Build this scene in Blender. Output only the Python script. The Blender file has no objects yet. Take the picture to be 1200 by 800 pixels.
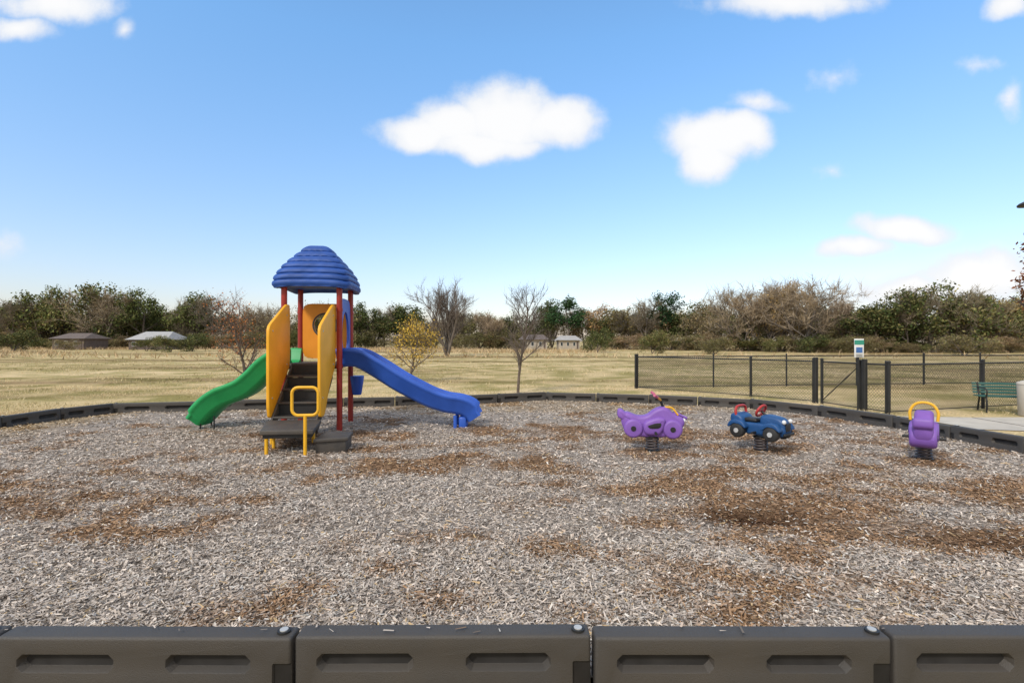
import bpy, bmesh, math, random
import numpy as np
from mathutils import Vector, Matrix, Euler
R=math.radians
random.seed(4); rng=np.random.default_rng(7)
scene=bpy.context.scene
scene.view_settings.view_transform='Standard'
try: scene.view_settings.look='None'
except Exception: pass
scene.view_settings.exposure=0

# ------------------------------------------------------------ materials
def newmat(name):
    m=bpy.data.materials.new(name); m.use_nodes=True
    nt=m.node_tree; return m,nt,nt.nodes['Principled BSDF']
def N(nt,t,**kw):
    n=nt.nodes.new(t)
    for k,v in kw.items(): setattr(n,k,v)
    return n
def L(nt,a,b): nt.links.new(a,b)
def mat_simple(name,col,rough=.5,var=.15,scale=6,bump=.0,bscale=60,metal=0,dirt=None):
    m,nt,b=newmat(name)
    tc=N(nt,'ShaderNodeTexCoord'); n=N(nt,'ShaderNodeTexNoise')
    n.inputs['Scale'].default_value=scale; n.inputs['Detail'].default_value=5
    L(nt,tc.outputs['Object'],n.inputs['Vector'])
    r=N(nt,'ShaderNodeValToRGB'); e=r.color_ramp.elements
    e[0].position=.3;e[1].position=.7
    c=np.array(col); lo=c*(1-var); hi=np.minimum(c*(1+var)+.01*(var>0),1)
    if dirt is not None: lo=c*(1-var*2)+np.array(dirt)*var*2
    e[0].color=(*lo,1); e[1].color=(*hi,1)
    L(nt,n.outputs['Fac'],r.inputs['Fac']); L(nt,r.outputs['Color'],b.inputs['Base Color'])
    b.inputs['Roughness'].default_value=rough; b.inputs['Metallic'].default_value=metal
    if bump>0:
        n2=N(nt,'ShaderNodeTexNoise'); n2.inputs['Scale'].default_value=bscale; n2.inputs['Detail'].default_value=3
        L(nt,tc.outputs['Object'],n2.inputs['Vector'])
        bp=N(nt,'ShaderNodeBump'); bp.inputs['Strength'].default_value=bump; bp.inputs['Distance'].default_value=.01
        L(nt,n2.outputs['Fac'],bp.inputs['Height']); L(nt,bp.outputs['Normal'],b.inputs['Normal'])
    return m
def mat_attr(name,rough=.9,fine=40,amt=.35,objvar=0,det=4):
    m,nt,b=newmat(name)
    a=N(nt,'ShaderNodeAttribute'); a.attribute_name='Col'
    out=a.outputs['Color']
    if amt:
        tc=N(nt,'ShaderNodeTexCoord'); n=N(nt,'ShaderNodeTexNoise'); n.inputs['Scale'].default_value=fine; n.inputs['Detail'].default_value=det
        L(nt,tc.outputs['Object'],n.inputs['Vector'])
        mr=N(nt,'ShaderNodeMapRange'); mr.inputs['From Min'].default_value=.25; mr.inputs['From Max'].default_value=.75
        mr.inputs['To Min'].default_value=1-amt; mr.inputs['To Max'].default_value=1+amt
        L(nt,n.outputs['Fac'],mr.inputs['Value'])
        vm=N(nt,'ShaderNodeVectorMath',operation='SCALE'); L(nt,a.outputs['Color'],vm.inputs[0]); L(nt,mr.outputs['Result'],vm.inputs['Scale'])
        out=vm.outputs['Vector']
    if objvar:
        oi=N(nt,'ShaderNodeObjectInfo'); hs=N(nt,'ShaderNodeHueSaturation')
        m1=N(nt,'ShaderNodeMapRange'); m1.inputs['To Min'].default_value=.488; m1.inputs['To Max'].default_value=.525
        m2=N(nt,'ShaderNodeMapRange'); m2.inputs['To Min'].default_value=1.4; m2.inputs['To Max'].default_value=.75
        L(nt,oi.outputs['Random'],m1.inputs['Value']);L(nt,oi.outputs['Random'],m2.inputs['Value'])
        L(nt,m1.outputs[0],hs.inputs['Hue']);L(nt,m2.outputs[0],hs.inputs['Value'])
        L(nt,out,hs.inputs['Color']); out=hs.outputs['Color']
    L(nt,out,b.inputs['Base Color']); b.inputs['Roughness'].default_value=rough
    b.inputs['Specular IOR Level'].default_value=.1
    return m

M={}
M['blue']=mat_simple('blue_plastic',(.022,.10,.50),.45,.14,3,.05,200)
M['roofblue']=mat_simple('roof_blue_plastic',(.010,.07,.33),.55,.2,4,.1,120)
M['green']=mat_simple('green_plastic',(.01,.33,.09),.48,.12,3,.05,200)
M['yellow']=mat_simple('yellow_plastic',(.88,.42,.012),.5,.08,3,.05,200)
M['orange']=mat_simple('orange_plastic',(.85,.30,.01),.5,.07,3)
M['ytube']=mat_simple('yellow_painted_steel',(.85,.45,.015),.4,.08,8)
M['red']=mat_simple('red_painted_steel',(.34,.022,.012),.42,.12,6)
M['black']=mat_simple('black_plastic_coating',(.035,.031,.028),.6,.3,8,.3,150,dirt=(.12,.1,.08))
M['dark']=mat_simple('black_metal',(.012,.012,.012),.5,.1,6)
M['border']=mat_simple('border_plastic',(.036,.032,.029),.55,.25,4,.35,260,dirt=(.10,.085,.07))
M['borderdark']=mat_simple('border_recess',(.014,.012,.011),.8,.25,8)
M['steel']=mat_simple('galvanised_steel',(.55,.55,.54),.5,.15,20,metal=.3)
M['spring']=mat_simple('spring_steel_paint',(.07,.055,.055),.45,.15,12)
M['purple']=mat_simple('purple_plastic',(.22,.10,.43),.5,.12,5,.05,150)
M['pink']=mat_simple('pink_grip',(.5,.12,.2),.5,.1,8)
M['carblue']=mat_simple('rider_blue',(.008,.07,.22),.45,.12,8)
M['carred']=mat_simple('rider_red',(.45,.03,.025),.45,.1,8)
M['tyre']=mat_simple('rider_tyre',(.018,.018,.018),.7,.1,10)
M['white']=mat_simple('white_paint',(.75,.75,.74),.5,.08,8)
M['concrete']=mat_simple('concrete',(.52,.47,.40),.85,.12,3,.3,60)
M['teal']=mat_simple('teal_bench_coating',(.015,.09,.075),.5,.1,8)
M['signgreen']=mat_simple('sign_green',(.03,.28,.2),.5,.1,8)
M['signblue']=mat_simple('sign_blue',(.05,.15,.4),.5,.1,8)
M['bark']=mat_simple('bark',(.13,.10,.08),.9,.3,12,.6,30)
M['barkfar']=mat_simple('bark_distant',(.16,.13,.105),.9,.3,2)
M['wallA']=mat_simple('house_wall',(.42,.37,.31),.8,.08,2)
M['wallB']=mat_simple('barn_wall',(.12,.09,.08),.8,.15,2)
M['roofA']=mat_simple('metal_roof',(.40,.39,.38),.6,.1,2)
M['roofB']=mat_simple('shingle_roof',(.14,.11,.10),.9,.2,3)
M['glass']=mat_simple('window_glass',(.03,.04,.05),.15,.1,3)
M['chip']=mat_attr('wood_chip',.85,0,0)
M['mulch']=mat_attr('mulch_bed',.95,70,.55)
M['grass']=mat_attr('dry_grass_blades',.9,0,0)
M['leaf']=mat_attr('leaf',.8,0,0)
M['leafvar']=mat_attr('tree_line_foliage',.85,0,0,objvar=1)

# ------------------------------------------------------------ helpers
def link(o): scene.collection.objects.link(o); return o
def empty(name,loc=(0,0,0),rz=0):
    e=bpy.data.objects.new(name,None); e.empty_display_size=.2
    e.location=loc; e.rotation_euler=(0,0,rz); link(e); return e
def setpar(o,par,world=False):
    if par is None: return
    o.parent=par
    if world:
        o.matrix_parent_inverse=(Matrix.Translation(par.location)@par.rotation_euler.to_matrix().to_4x4()).inverted()
def obj(name,verts,faces,mat,parent=None,smooth=False,world=False,sharp=None):
    me=bpy.data.meshes.new(name); me.from_pydata([tuple(v) for v in verts],[],[tuple(f) for f in faces])
    me.materials.append(mat if not isinstance(mat,str) else M[mat])
    bm=bmesh.new(); bm.from_mesh(me); bmesh.ops.recalc_face_normals(bm,faces=bm.faces); bm.to_mesh(me); bm.free()
    if smooth:
        me.polygons.foreach_set('use_smooth',[True]*len(me.polygons))
        if sharp: me.set_sharp_from_angle(angle=R(sharp))
    o=link(bpy.data.objects.new(name,me)); setpar(o,parent,world); return o
def npmesh(name,V,F,mat,parent=None,col=None,smooth=False,matidx=None,mats=None,doobj=True):
    Fs=F if isinstance(F,list) else [F]
    me=bpy.data.meshes.new(name); me.vertices.add(len(V)); me.vertices.foreach_set('co',np.asarray(V,dtype=np.float32).ravel())
    nl=sum(f.size for f in Fs); npoly=sum(len(f) for f in Fs)
    me.loops.add(nl); me.polygons.add(npoly)
    me.loops.foreach_set('vertex_index',np.concatenate([f.ravel() for f in Fs]).astype(np.int32))
    ls=[];s=0
    for f in Fs:
        k=f.shape[1]; ls.append(s+np.arange(len(f))*k); s+=f.size
    me.polygons.foreach_set('loop_start',np.concatenate(ls).astype(np.int32))
    if mats:
        for mm in mats: me.materials.append(mm)
    else: me.materials.append(M[mat] if isinstance(mat,str) else mat)
    if matidx is not None: me.polygons.foreach_set('material_index',matidx.astype(np.int32))
    if smooth: me.polygons.foreach_set('use_smooth',np.ones(npoly,dtype=bool))
    me.update(calc_edges=True)
    if col is not None:
        a=me.color_attributes.new('Col','FLOAT_COLOR','POINT')
        c=np.ones((len(V),4),dtype=np.float32); c[:,:3]=col; a.data.foreach_set('color',c.ravel())
    if not doobj: return me
    o=link(bpy.data.objects.new(name,me)); setpar(o,parent); return o
def box(name,c,s,mat,parent=None,bev=.0,rot=(0,0,0),world=False,seg=2):
    bm=bmesh.new(); bmesh.ops.create_cube(bm,size=1)
    bmesh.ops.scale(bm,vec=s,verts=bm.verts)
    if bev>0: bmesh.ops.bevel(bm,geom=list(bm.edges),offset=bev,segments=seg,profile=.5,affect='EDGES')
    bm.transform(Matrix.Translation(c)@Euler(rot).to_matrix().to_4x4())
    me=bpy.data.meshes.new(name); bm.to_mesh(me); bm.free(); me.materials.append(M[mat])
    if bev>0:
        me.polygons.foreach_set('use_smooth',[True]*len(me.polygons)); me.set_sharp_from_angle(angle=R(50))
    o=link(bpy.data.objects.new(name,me)); setpar(o,parent,world); return o
def catmull(pts,n=6):
    P=[np.array(p,float) for p in pts]; P=[2*P[0]-P[1]]+P+[2*P[-1]-P[-2]]; out=[]
    for i in range(1,len(P)-2):
        for k in range(n):
            t=k/n; a,b,c,d=P[i-1:i+3]
            out.append(.5*((2*b)+(-a+c)*t+(2*a-5*b+4*c-d)*t*t+(-a+3*b-3*c+d)*t**3))
    out.append(P[-2]); return out
def tubegeo(path,r,sides=10,closed=False):
    P=[np.array(p,float) for p in path]; n=len(P); T=[]
    for i in range(n):
        a=P[(i-1)%n] if (closed or i>0) else P[i]; b=P[(i+1)%n] if (closed or i<n-1) else P[i]
        t=b-a; T.append(t/np.linalg.norm(t))
    up=np.array([0,0,1.]) if abs(T[0][2])<.9 else np.array([1.,0,0])
    u=np.cross(T[0],up); u/=np.linalg.norm(u); V=[]
    for i in range(n):
        u=u-T[i]*np.dot(u,T[i]); u/=np.linalg.norm(u); w=np.cross(T[i],u)
        rr=r[i] if hasattr(r,'__len__') else r
        for k in range(sides):
            a=2*math.pi*k/sides; V.append(P[i]+rr*(math.cos(a)*u+math.sin(a)*w))
    F=[]
    for i in range(n if closed else n-1):
        j=(i+1)%n
        for k in range(sides):
            k2=(k+1)%sides; F.append((i*sides+k,i*sides+k2,j*sides+k2,j*sides+k))
    if not closed:
        F.append(tuple(range(sides))); F.append(tuple((n-1)*sides+k for k in range(sides)))
    return V,F
def tube(name,path,r,mat,parent=None,sides=12,closed=False,world=False):
    V,F=tubegeo(path,r,sides,closed); return obj(name,V,F,mat,parent,True,world,sharp=60)
def chaikin(pts,it=2,q=.2):
    for _ in range(it):
        o=[]
        for i in range(len(pts)):
            a=np.array(pts[i],float); b=np.array(pts[(i+1)%len(pts)],float); o+= [a+(b-a)*q,a+(b-a)*(1-q)]
        pts=o
    return pts
def extrude(name,pts,th,mat,parent=None,axis='x',pos=0,bev=.008,it=2,world=False,q=.2,seg=3):
    pts=chaikin(pts,it,q) if it else pts
    bm=bmesh.new()
    def mk(p,s):
        if axis=='x': return (pos+s,p[0],p[1])
        if axis=='y': return (p[0],pos+s,p[1])
        return (p[0],p[1],pos+s)
    vs=[bm.verts.new(mk(p,-th/2)) for p in pts]; f=bm.faces.new(vs)
    r=bmesh.ops.extrude_face_region(bm,geom=[f])
    d=(mk((0,0),th/2)[0]-mk((0,0),-th/2)[0],mk((0,0),th/2)[1]-mk((0,0),-th/2)[1],mk((0,0),th/2)[2]-mk((0,0),-th/2)[2])
    bmesh.ops.translate(bm,vec=d,verts=[g for g in r['geom'] if isinstance(g,bmesh.types.BMVert)])
    bmesh.ops.recalc_face_normals(bm,faces=bm.faces)
    if bev>0:
        caps=[f for f in bm.faces if len(f.verts)==len(pts)]
        es=list({e for f in caps for e in f.edges}); bmesh.ops.bevel(bm,geom=es,offset=bev,segments=seg,profile=.5,affect='EDGES')
    me=bpy.data.meshes.new(name); bm.to_mesh(me); bm.free(); me.materials.append(M[mat])
    me.polygons.foreach_set('use_smooth',[True]*len(me.polygons)); me.set_sharp_from_angle(angle=R(45))
    o=link(bpy.data.objects.new(name,me)); setpar(o,parent,world); return o
def cyl(name,p0,p1,r,mat,parent=None,sides=16,world=False): return tube(name,[p0,p1],r,mat,parent,sides,world=world)
def sphere(name,c,s,mat,parent=None,rot=(0,0,0)):
    bm=bmesh.new(); bmesh.ops.create_uvsphere(bm,u_segments=20,v_segments=12,radius=1)
    bmesh.ops.scale(bm,vec=s,verts=bm.verts); bm.transform(Matrix.Translation(c)@Euler(rot).to_matrix().to_4x4())
    me=bpy.data.meshes.new(name); bm.to_mesh(me); bm.free(); me.materials.append(M[mat]); me.polygons.foreach_set('use_smooth',[True]*len(me.polygons))
    o=link(bpy.data.objects.new(name,me)); setpar(o,parent); return o

_perm=rng.random((256,256))
def vnoise(x,y):
    xi=np.floor(x).astype(int); yi=np.floor(y).astype(int); fx=x-xi; fy=y-yi
    fx=fx*fx*(3-2*fx); fy=fy*fy*(3-2*fy)
    g=lambda a,b:_perm[a%256,b%256]
    return (g(xi,yi)*(1-fx)+g(xi+1,yi)*fx)*(1-fy)+(g(xi,yi+1)*(1-fx)+g(xi+1,yi+1)*fx)*fy
def fbm(x,y,o=4):
    s=0;a=.5;t=0
    for i in range(o):
        s=s+a*vnoise(x*2**i+17.3*i,y*2**i+9.1*i); t+=a; a*=.5
    return s/t
def sstep(a,b,x):
    t=np.clip((x-a)/(b-a),0,1); return t*t*(3-2*t)

# ------------------------------------------------------------ playground outline
poly=[(-8.245,2.135),(6.455,2.135),(6.45,6.4),(6.2,8.28),(5.76,9.6),(5.0,10.75),(3.1,11.6),(.8,12.2),(-1.5,11.35),(-3.6,10.95),(-6.3,10.35),(-7.8,10.0),(-8.15,9.2),(-8.22,8.2)]
def inside(x,y):
    r=np.zeros(x.shape,bool); n=len(poly)
    for i in range(n):
        x1,y1=poly[i]; x2,y2=poly[(i+1)%n]
        c=((y1>y)!=(y2>y)); xx=(x2-x1)*(y-y1)/((y2-y1) if y2!=y1 else 1e-9)+x1
        r^= c&(x<xx)
    return r
blobs=[(1.9,4.1,.42,.2,1.2),(3.35,3.65,.6,.25,1.0),(-4.4,4.6,1.4,.6,.5),(-3.6,5.3,.8,.4,.4),(-3.2,3.7,.8,.25,.35),(1.4,4.9,1.3,.7,.4),(2.9,4.5,1.6,1.1,.4),(2.2,3.4,1.2,.5,.3),(-1.6,6.0,1.6,.5,.55),(4.6,5.0,1.0,.8,.35),(1.2,3.0,.5,.25,.5),(-.4,2.75,.5,.15,.4),(.2,3.6,.5,.2,.45),(.2,7.5,1.8,1.,.4),(3,8,2,.8,.3),(-2.6,7.2,1.2,1.,.5),(1.8,6.6,.4,.3,.6),(3.2,6.6,.4,.3,.6),(4.9,6.1,.4,.3,.6)]
def brown(x,y):
    b=(fbm(x*.8+3,y*1.2+8,3)-.5)*1.2+.08+2.1*(fbm(x*2.6,y*3.8,4)-.5)
    for bx,by,rx,ry,a in blobs: b=b+a*np.exp(-((x-bx)/rx)**2-((y-by)/ry)**2)
    b=b-.35*np.exp(-((x+.8)/1.2)**2-((y-4.)/1.)**2)-.3*np.exp(-((x+4)/2)**2-((y-6.6)/.8)**2)
    return np.clip(b,0,1.3)
def mheight(x,y):
    h=.06*(fbm(x*1.1,y*1.1,3)-.5)+.03*(fbm(x*6,y*6,3)-.5)
    for bx,by,rx,ry,a in blobs[:2]: h=h-.06*np.exp(-((x-bx)/rx)**2-((y-by)/ry)**2)
    return h
def mcol(x,y,rnd):
    b=brown(x,y)[:,None]
    g=np.array([.50,.43,.37]); br=np.array([.33,.205,.12]); dk=np.array([.10,.052,.028]); st=np.array([.50,.36,.19])
    c=g*(1-sstep(.15,.65,b))+br*sstep(.15,.65,b)
    dark=1.0*np.exp(-(((x-1.9)/.46)**2+((y-4.1)/.18)**2)**1.5)+.65*np.exp(-((x-3.35)/.5)**2-((y-3.65)/.2)**2)
    c=c*(1-dark[:,None])+dk*dark[:,None]
    s=sstep(.9,.1,(x+8.2)/1.6)*sstep(6.5,8.5,y)+.5*sstep(-.9,0,y-10.6)
    c=c*(1-.7*s[:,None])+st*.7*s[:,None]
    return c*rnd[:,None]
cx,cy=-.9,6.6; nA=360; nR=90; V=[]
for k in range(nA):
    a=2*math.pi*k/nA; dx,dy=math.cos(a),math.sin(a); best=1e9
    for i in range(len(poly)):
        x1,y1=poly[i]; x2,y2=poly[(i+1)%len(poly)]; ex,ey=x2-x1,y2-y1; den=dx*ey-dy*ex
        if abs(den)<1e-9: continue
        t=((x1-cx)*ey-(y1-cy)*ex)/den; s=((x1-cx)*dy-(y1-cy)*dx)/den
        if t>0 and -1e-6<=s<=1+1e-6: best=min(best,t)
    V.append((dx*best,dy*best))
V=np.array(V); sc=(np.arange(nR)+.5)/nR; sc[-1]=1
G=(V[None]*sc[:,None,None]+np.array([cx,cy])).reshape(-1,2)
Z=mheight(G[:,0],G[:,1])
VV=np.c_[G,Z]; ii=np.arange(nR-1)[:,None]*nA; kk=np.arange(nA)[None]; k2=(kk+1)%nA
F=np.stack([ii+kk,ii+k2,ii+nA+k2,ii+nA+kk],-1).reshape(-1,4)
cap=np.arange(nA)[None]
npmesh('mulch_ground',VV,[F,cap],'mulch',col=mcol(G[:,0],G[:,1],np.full(len(G),.6)),smooth=True)
def chips(n,y0,y1,x0,x1,ls,onborder=False):
    x=rng.uniform(x0,x1,n); y=rng.uniform(y0,y1,n)
    if not onborder: k=inside(x,y)&(y>2.2); x=x[k];y=y[k]
    n=len(x)
    l=rng.gamma(3,.0085*ls,n)+.006; w=rng.uniform(.0028,.0075,n)*ls
    a=rng.uniform(0,2*math.pi,n); tl=rng.normal(0,.28,n); tr=rng.normal(0,.5,n)
    if onborder: tl*=.1; tr*=.1
    d=np.c_[np.cos(a)*np.cos(tl),np.sin(a)*np.cos(tl),np.sin(tl)]
    s=np.c_[-np.sin(a)*np.cos(tr),np.cos(a)*np.cos(tr),np.sin(tr)]
    z=np.full(n,.206) if onborder else mheight(x,y)+rng.uniform(.001,.016,n)
    c=np.c_[x,y,z]; l=l[:,None]/2; w=w[:,None]
    tp=rng.uniform(.3,1,n)[:,None]
    q=np.stack([c-d*l-s*w,c+d*l-s*w*tp,c+d*l+s*w*tp,c-d*l+s*w],1).reshape(-1,3)
    rnd=np.clip(rng.normal(1,.30,n),.35,1.8)
    col=mcol(x+rng.normal(0,.07,n),y+rng.normal(0,.07,n),rnd)
    o=rng.random(n); col[o<.03]=np.array([.54,.39,.22]); col[o>.94]*=.35
    gl=(o>.03)&(o<.12); col[gl]=np.array([.54,.50,.45])*rnd[gl][:,None]
    return q,np.repeat(col,4,0)
Q=[];C=[]
for a in [(120000,2.2,3.6,-4.2,4.2,.82),(100000,3.6,5.6,-6.2,6.2,.92),(60000,5.6,8,-8.3,6.6,1.12),(30000,8,12.3,-8.3,6.6,1.45),(9000,2.2,3.6,-8.3,6.6,1.),(46,2.105,2.17,-3.5,3.5,.7,True)]:
    q,c=chips(*a); Q.append(q);C.append(c)
Q=np.concatenate(Q);C=np.concatenate(C)
npmesh('mulch_wood_chips',Q,np.arange(len(Q)).reshape(-1,4),'chip',col=C)

# ------------------------------------------------------------ field ground
m,nt,b=newmat('dry_field')
tc=N(nt,'ShaderNodeTexCoord')
def noise(sc,det=6,vec=None,dist=0):
    n=N(nt,'ShaderNodeTexNoise'); n.inputs['Scale'].default_value=sc; n.inputs['Detail'].default_value=det; n.inputs['Distortion'].default_value=dist
    L(nt,vec or tc.outputs['Object'],n.inputs['Vector']); return n
mp=N(nt,'ShaderNodeMapping'); mp.inputs['Scale'].default_value=(.35,1.2,1); L(nt,tc.outputs['Object'],mp.inputs['Vector'])
n1=noise(.09,5,mp.outputs[0]); n2=noise(.6,6); n3=noise(22,3)
r1=N(nt,'ShaderNodeValToRGB'); e=r1.color_ramp.elements; e[0].position=.38;e[0].color=(.30,.21,.11,1);e[1].position=.6;e[1].color=(.68,.53,.32,1)
x=r1.color_ramp.elements.new(.47); x.color=(.53,.41,.22,1)
L(nt,n1.outputs['Fac'],r1.inputs['Fac'])
r2=N(nt,'ShaderNodeValToRGB'); e=r2.color_ramp.elements; e[0].position=.38;e[0].color=(.58,.62,.42,1);e[1].position=.58;e[1].color=(1.1,1.08,1.05,1)
L(nt,n2.outputs['Fac'],r2.inputs['Fac'])
r3=N(nt,'ShaderNodeValToRGB'); e=r3.color_ramp.elements; e[0].position=.3;e[0].color=(.65,.65,.62,1);e[1].position=.7;e[1].color=(1.2,1.2,1.2,1)
L(nt,n3.outputs['Fac'],r3.inputs['Fac'])
mx=N(nt,'ShaderNodeMix',data_type='RGBA',blend_type='MULTIPLY'); mx.inputs[0].default_value=1; L(nt,r1.outputs[0],mx.inputs[6]);L(nt,r2.outputs[0],mx.inputs[7])
my=N(nt,'ShaderNodeMix',data_type='RGBA',blend_type='MULTIPLY'); my.inputs[0].default_value=1; L(nt,mx.outputs[2],my.inputs[6]);L(nt,r3.outputs[0],my.inputs[7])
L(nt,my.outputs[2],b.inputs['Base Color']); b.inputs['Roughness'].default_value=1; b.inputs['Specular IOR Level'].default_value=.1
bp=N(nt,'ShaderNodeBump'); bp.inputs['Strength'].default_value=.6; bp.inputs['Distance'].default_value=.05; L(nt,n3.outputs['Fac'],bp.inputs['Height']); L(nt,bp.outputs[0],b.inputs['Normal'])
M['field']=m
GZ=-.15
obj('grass_field_ground',[(-1500,-600,GZ),(1500,-600,GZ),(1500,2500,GZ),(-1500,2500,GZ)],[(0,1,2,3)],'field')
def blades(n,y0,y1,hs,ws,colf,wide=1.05,xlo=None,xhi=None,dens=None):
    y=np.sqrt(rng.uniform(y0*y0,y1*y1,n)); x=rng.uniform(-1,1,n)*y*wide
    if xlo is not None: x=rng.uniform(xlo,xhi,n)
    k=~inside(x,y)&~((x>7.6)&(y>8.2)&(y<10.7))
    if dens is not None: k&=rng.random(n)<dens(x,y)
    x=x[k];y=y[k];n=len(x)
    h=rng.uniform(.5,1.2,n)*hs; w=ws*rng.uniform(.6,1.3,n); a=rng.uniform(0,math.pi,n)
    lean=rng.normal(0,.6,(n,2))*h[:,None]
    b0=np.c_[x-np.cos(a)*w,y-np.sin(a)*w,np.full(n,GZ-.005)]; b1=np.c_[x+np.cos(a)*w,y+np.sin(a)*w,np.full(n,GZ-.005)]
    t=np.c_[x+lean[:,0],y+lean[:,1],GZ+h]
    q=np.stack([b0,b1,t],1).reshape(-1,3); return q,np.repeat(colf(x,y,n),3,0)
def cstraw(x,y,n):
    p=sstep(.4,.65,fbm(x*.3,y*.5,4))[:,None]; c=np.array([.68,.54,.33])*(1-p)+np.array([.38,.33,.16])*p
    return c*rng.normal(1,.2,n)[:,None].clip(.5,1.5)
def ctall(x,y,n):
    p=fbm(x*.08,y*.2,3)[:,None]; c=np.array([.42,.29,.16])*(1-p)+np.array([.58,.45,.28])*p
    return c*rng.normal(1,.2,n)[:,None].clip(.5,1.5)
Q=[];C=[]
for a in [dict(n=50000,y0=9,y1=18,hs=.06,ws=.006,colf=cstraw,dens=lambda x,y:sstep(.3,.6,fbm(x*.8,y*.9,3))),dict(n=30000,y0=18,y1=42,hs=.10,ws=.014,colf=cstraw,dens=lambda x,y:sstep(.4,.6,fbm(x*.3,y*.5,3))),
          dict(n=34000,y0=40,y1=110,hs=.6,ws=.05,colf=ctall,dens=lambda x,y:sstep(.45,.58,fbm(x*.04,y*.10,3))*sstep(38,75,y)),
          dict(n=9000,y0=9,y1=11.5,hs=.08,ws=.006,colf=cstraw,xlo=-11,xhi=-6),
          dict(n=8000,y0=4,y1=9.5,hs=.08,ws=.006,colf=cstraw,xlo=6.6,xhi=9)]:
    q,c=blades(**a);Q.append(q);C.append(c)
Q=np.concatenate(Q);C=np.concatenate(C)
npmesh('dry_grass',Q,np.arange(len(Q)).reshape(-1,3),'grass',col=C)

# ------------------------------------------------------------ border modules
def module_mesh():
    Lm=1.225; bm=bmesh.new(); bmesh.ops.create_cube(bm,size=1); bmesh.ops.scale(bm,vec=(Lm-.014,.095,.40),verts=bm.verts)
    for v in bm.verts:
        if v.co.z<0: v.co.y*=1.25
    bmesh.ops.bevel(bm,geom=list(bm.edges),offset=.014,segments=4,profile=.5,affect='EDGES')
    me=bpy.data.meshes.new('t'); bm.to_mesh(me); bm.free(); o=link(bpy.data.objects.new('t',me))
    bm=bmesh.new()
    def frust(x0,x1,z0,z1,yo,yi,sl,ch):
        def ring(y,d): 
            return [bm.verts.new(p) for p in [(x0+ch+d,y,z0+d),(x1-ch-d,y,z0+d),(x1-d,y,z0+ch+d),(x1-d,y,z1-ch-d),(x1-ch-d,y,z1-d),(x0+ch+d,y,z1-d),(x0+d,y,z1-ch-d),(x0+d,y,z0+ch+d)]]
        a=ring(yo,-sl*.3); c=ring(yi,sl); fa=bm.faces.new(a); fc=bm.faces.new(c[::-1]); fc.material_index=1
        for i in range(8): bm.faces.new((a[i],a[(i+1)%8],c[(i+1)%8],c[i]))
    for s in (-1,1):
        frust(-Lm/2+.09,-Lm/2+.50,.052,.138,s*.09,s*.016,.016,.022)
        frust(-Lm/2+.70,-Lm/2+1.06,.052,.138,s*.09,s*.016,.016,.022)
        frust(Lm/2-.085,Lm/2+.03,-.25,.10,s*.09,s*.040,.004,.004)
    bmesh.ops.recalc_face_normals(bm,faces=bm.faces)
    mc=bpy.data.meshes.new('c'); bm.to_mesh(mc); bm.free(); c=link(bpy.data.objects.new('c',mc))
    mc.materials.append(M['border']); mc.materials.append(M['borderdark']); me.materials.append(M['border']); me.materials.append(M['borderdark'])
    md=o.modifiers.new('b','BOOLEAN'); md.operation='DIFFERENCE'; md.object=c; md.solver='EXACT'
    mb=o.modifiers.new('v','BEVEL'); mb.width=.006; mb.segments=3; mb.limit_method='ANGLE'; mb.angle_limit=R(35)
    dg=bpy.context.evaluated_depsgraph_get(); out=bpy.data.meshes.new_from_object(o.evaluated_get(dg))
    bpy.data.objects.remove(o); bpy.data.objects.remove(c)
    out.name='border_module'
    out.polygons.foreach_set('use_smooth',[True]*len(out.polygons)); out.set_sharp_from_angle(angle=R(25))
    return out
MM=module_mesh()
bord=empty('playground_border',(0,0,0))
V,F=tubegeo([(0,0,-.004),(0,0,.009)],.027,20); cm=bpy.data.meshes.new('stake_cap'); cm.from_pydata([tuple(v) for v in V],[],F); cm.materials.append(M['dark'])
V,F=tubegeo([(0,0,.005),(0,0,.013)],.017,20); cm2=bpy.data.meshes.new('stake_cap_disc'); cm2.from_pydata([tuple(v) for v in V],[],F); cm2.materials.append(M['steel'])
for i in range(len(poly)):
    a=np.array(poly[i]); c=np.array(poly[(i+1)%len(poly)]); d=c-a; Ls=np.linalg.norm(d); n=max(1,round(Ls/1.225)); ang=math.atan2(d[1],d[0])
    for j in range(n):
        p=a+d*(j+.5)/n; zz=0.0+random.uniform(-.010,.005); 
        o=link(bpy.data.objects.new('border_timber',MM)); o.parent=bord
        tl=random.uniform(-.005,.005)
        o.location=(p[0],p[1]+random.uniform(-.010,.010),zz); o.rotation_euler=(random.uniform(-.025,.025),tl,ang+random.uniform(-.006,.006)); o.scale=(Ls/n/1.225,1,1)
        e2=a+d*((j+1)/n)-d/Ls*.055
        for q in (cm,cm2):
            o=link(bpy.data.objects.new(q.name,q)); o.parent=bord; o.location=(e2[0],e2[1],zz+.2-tl*.5)

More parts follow.
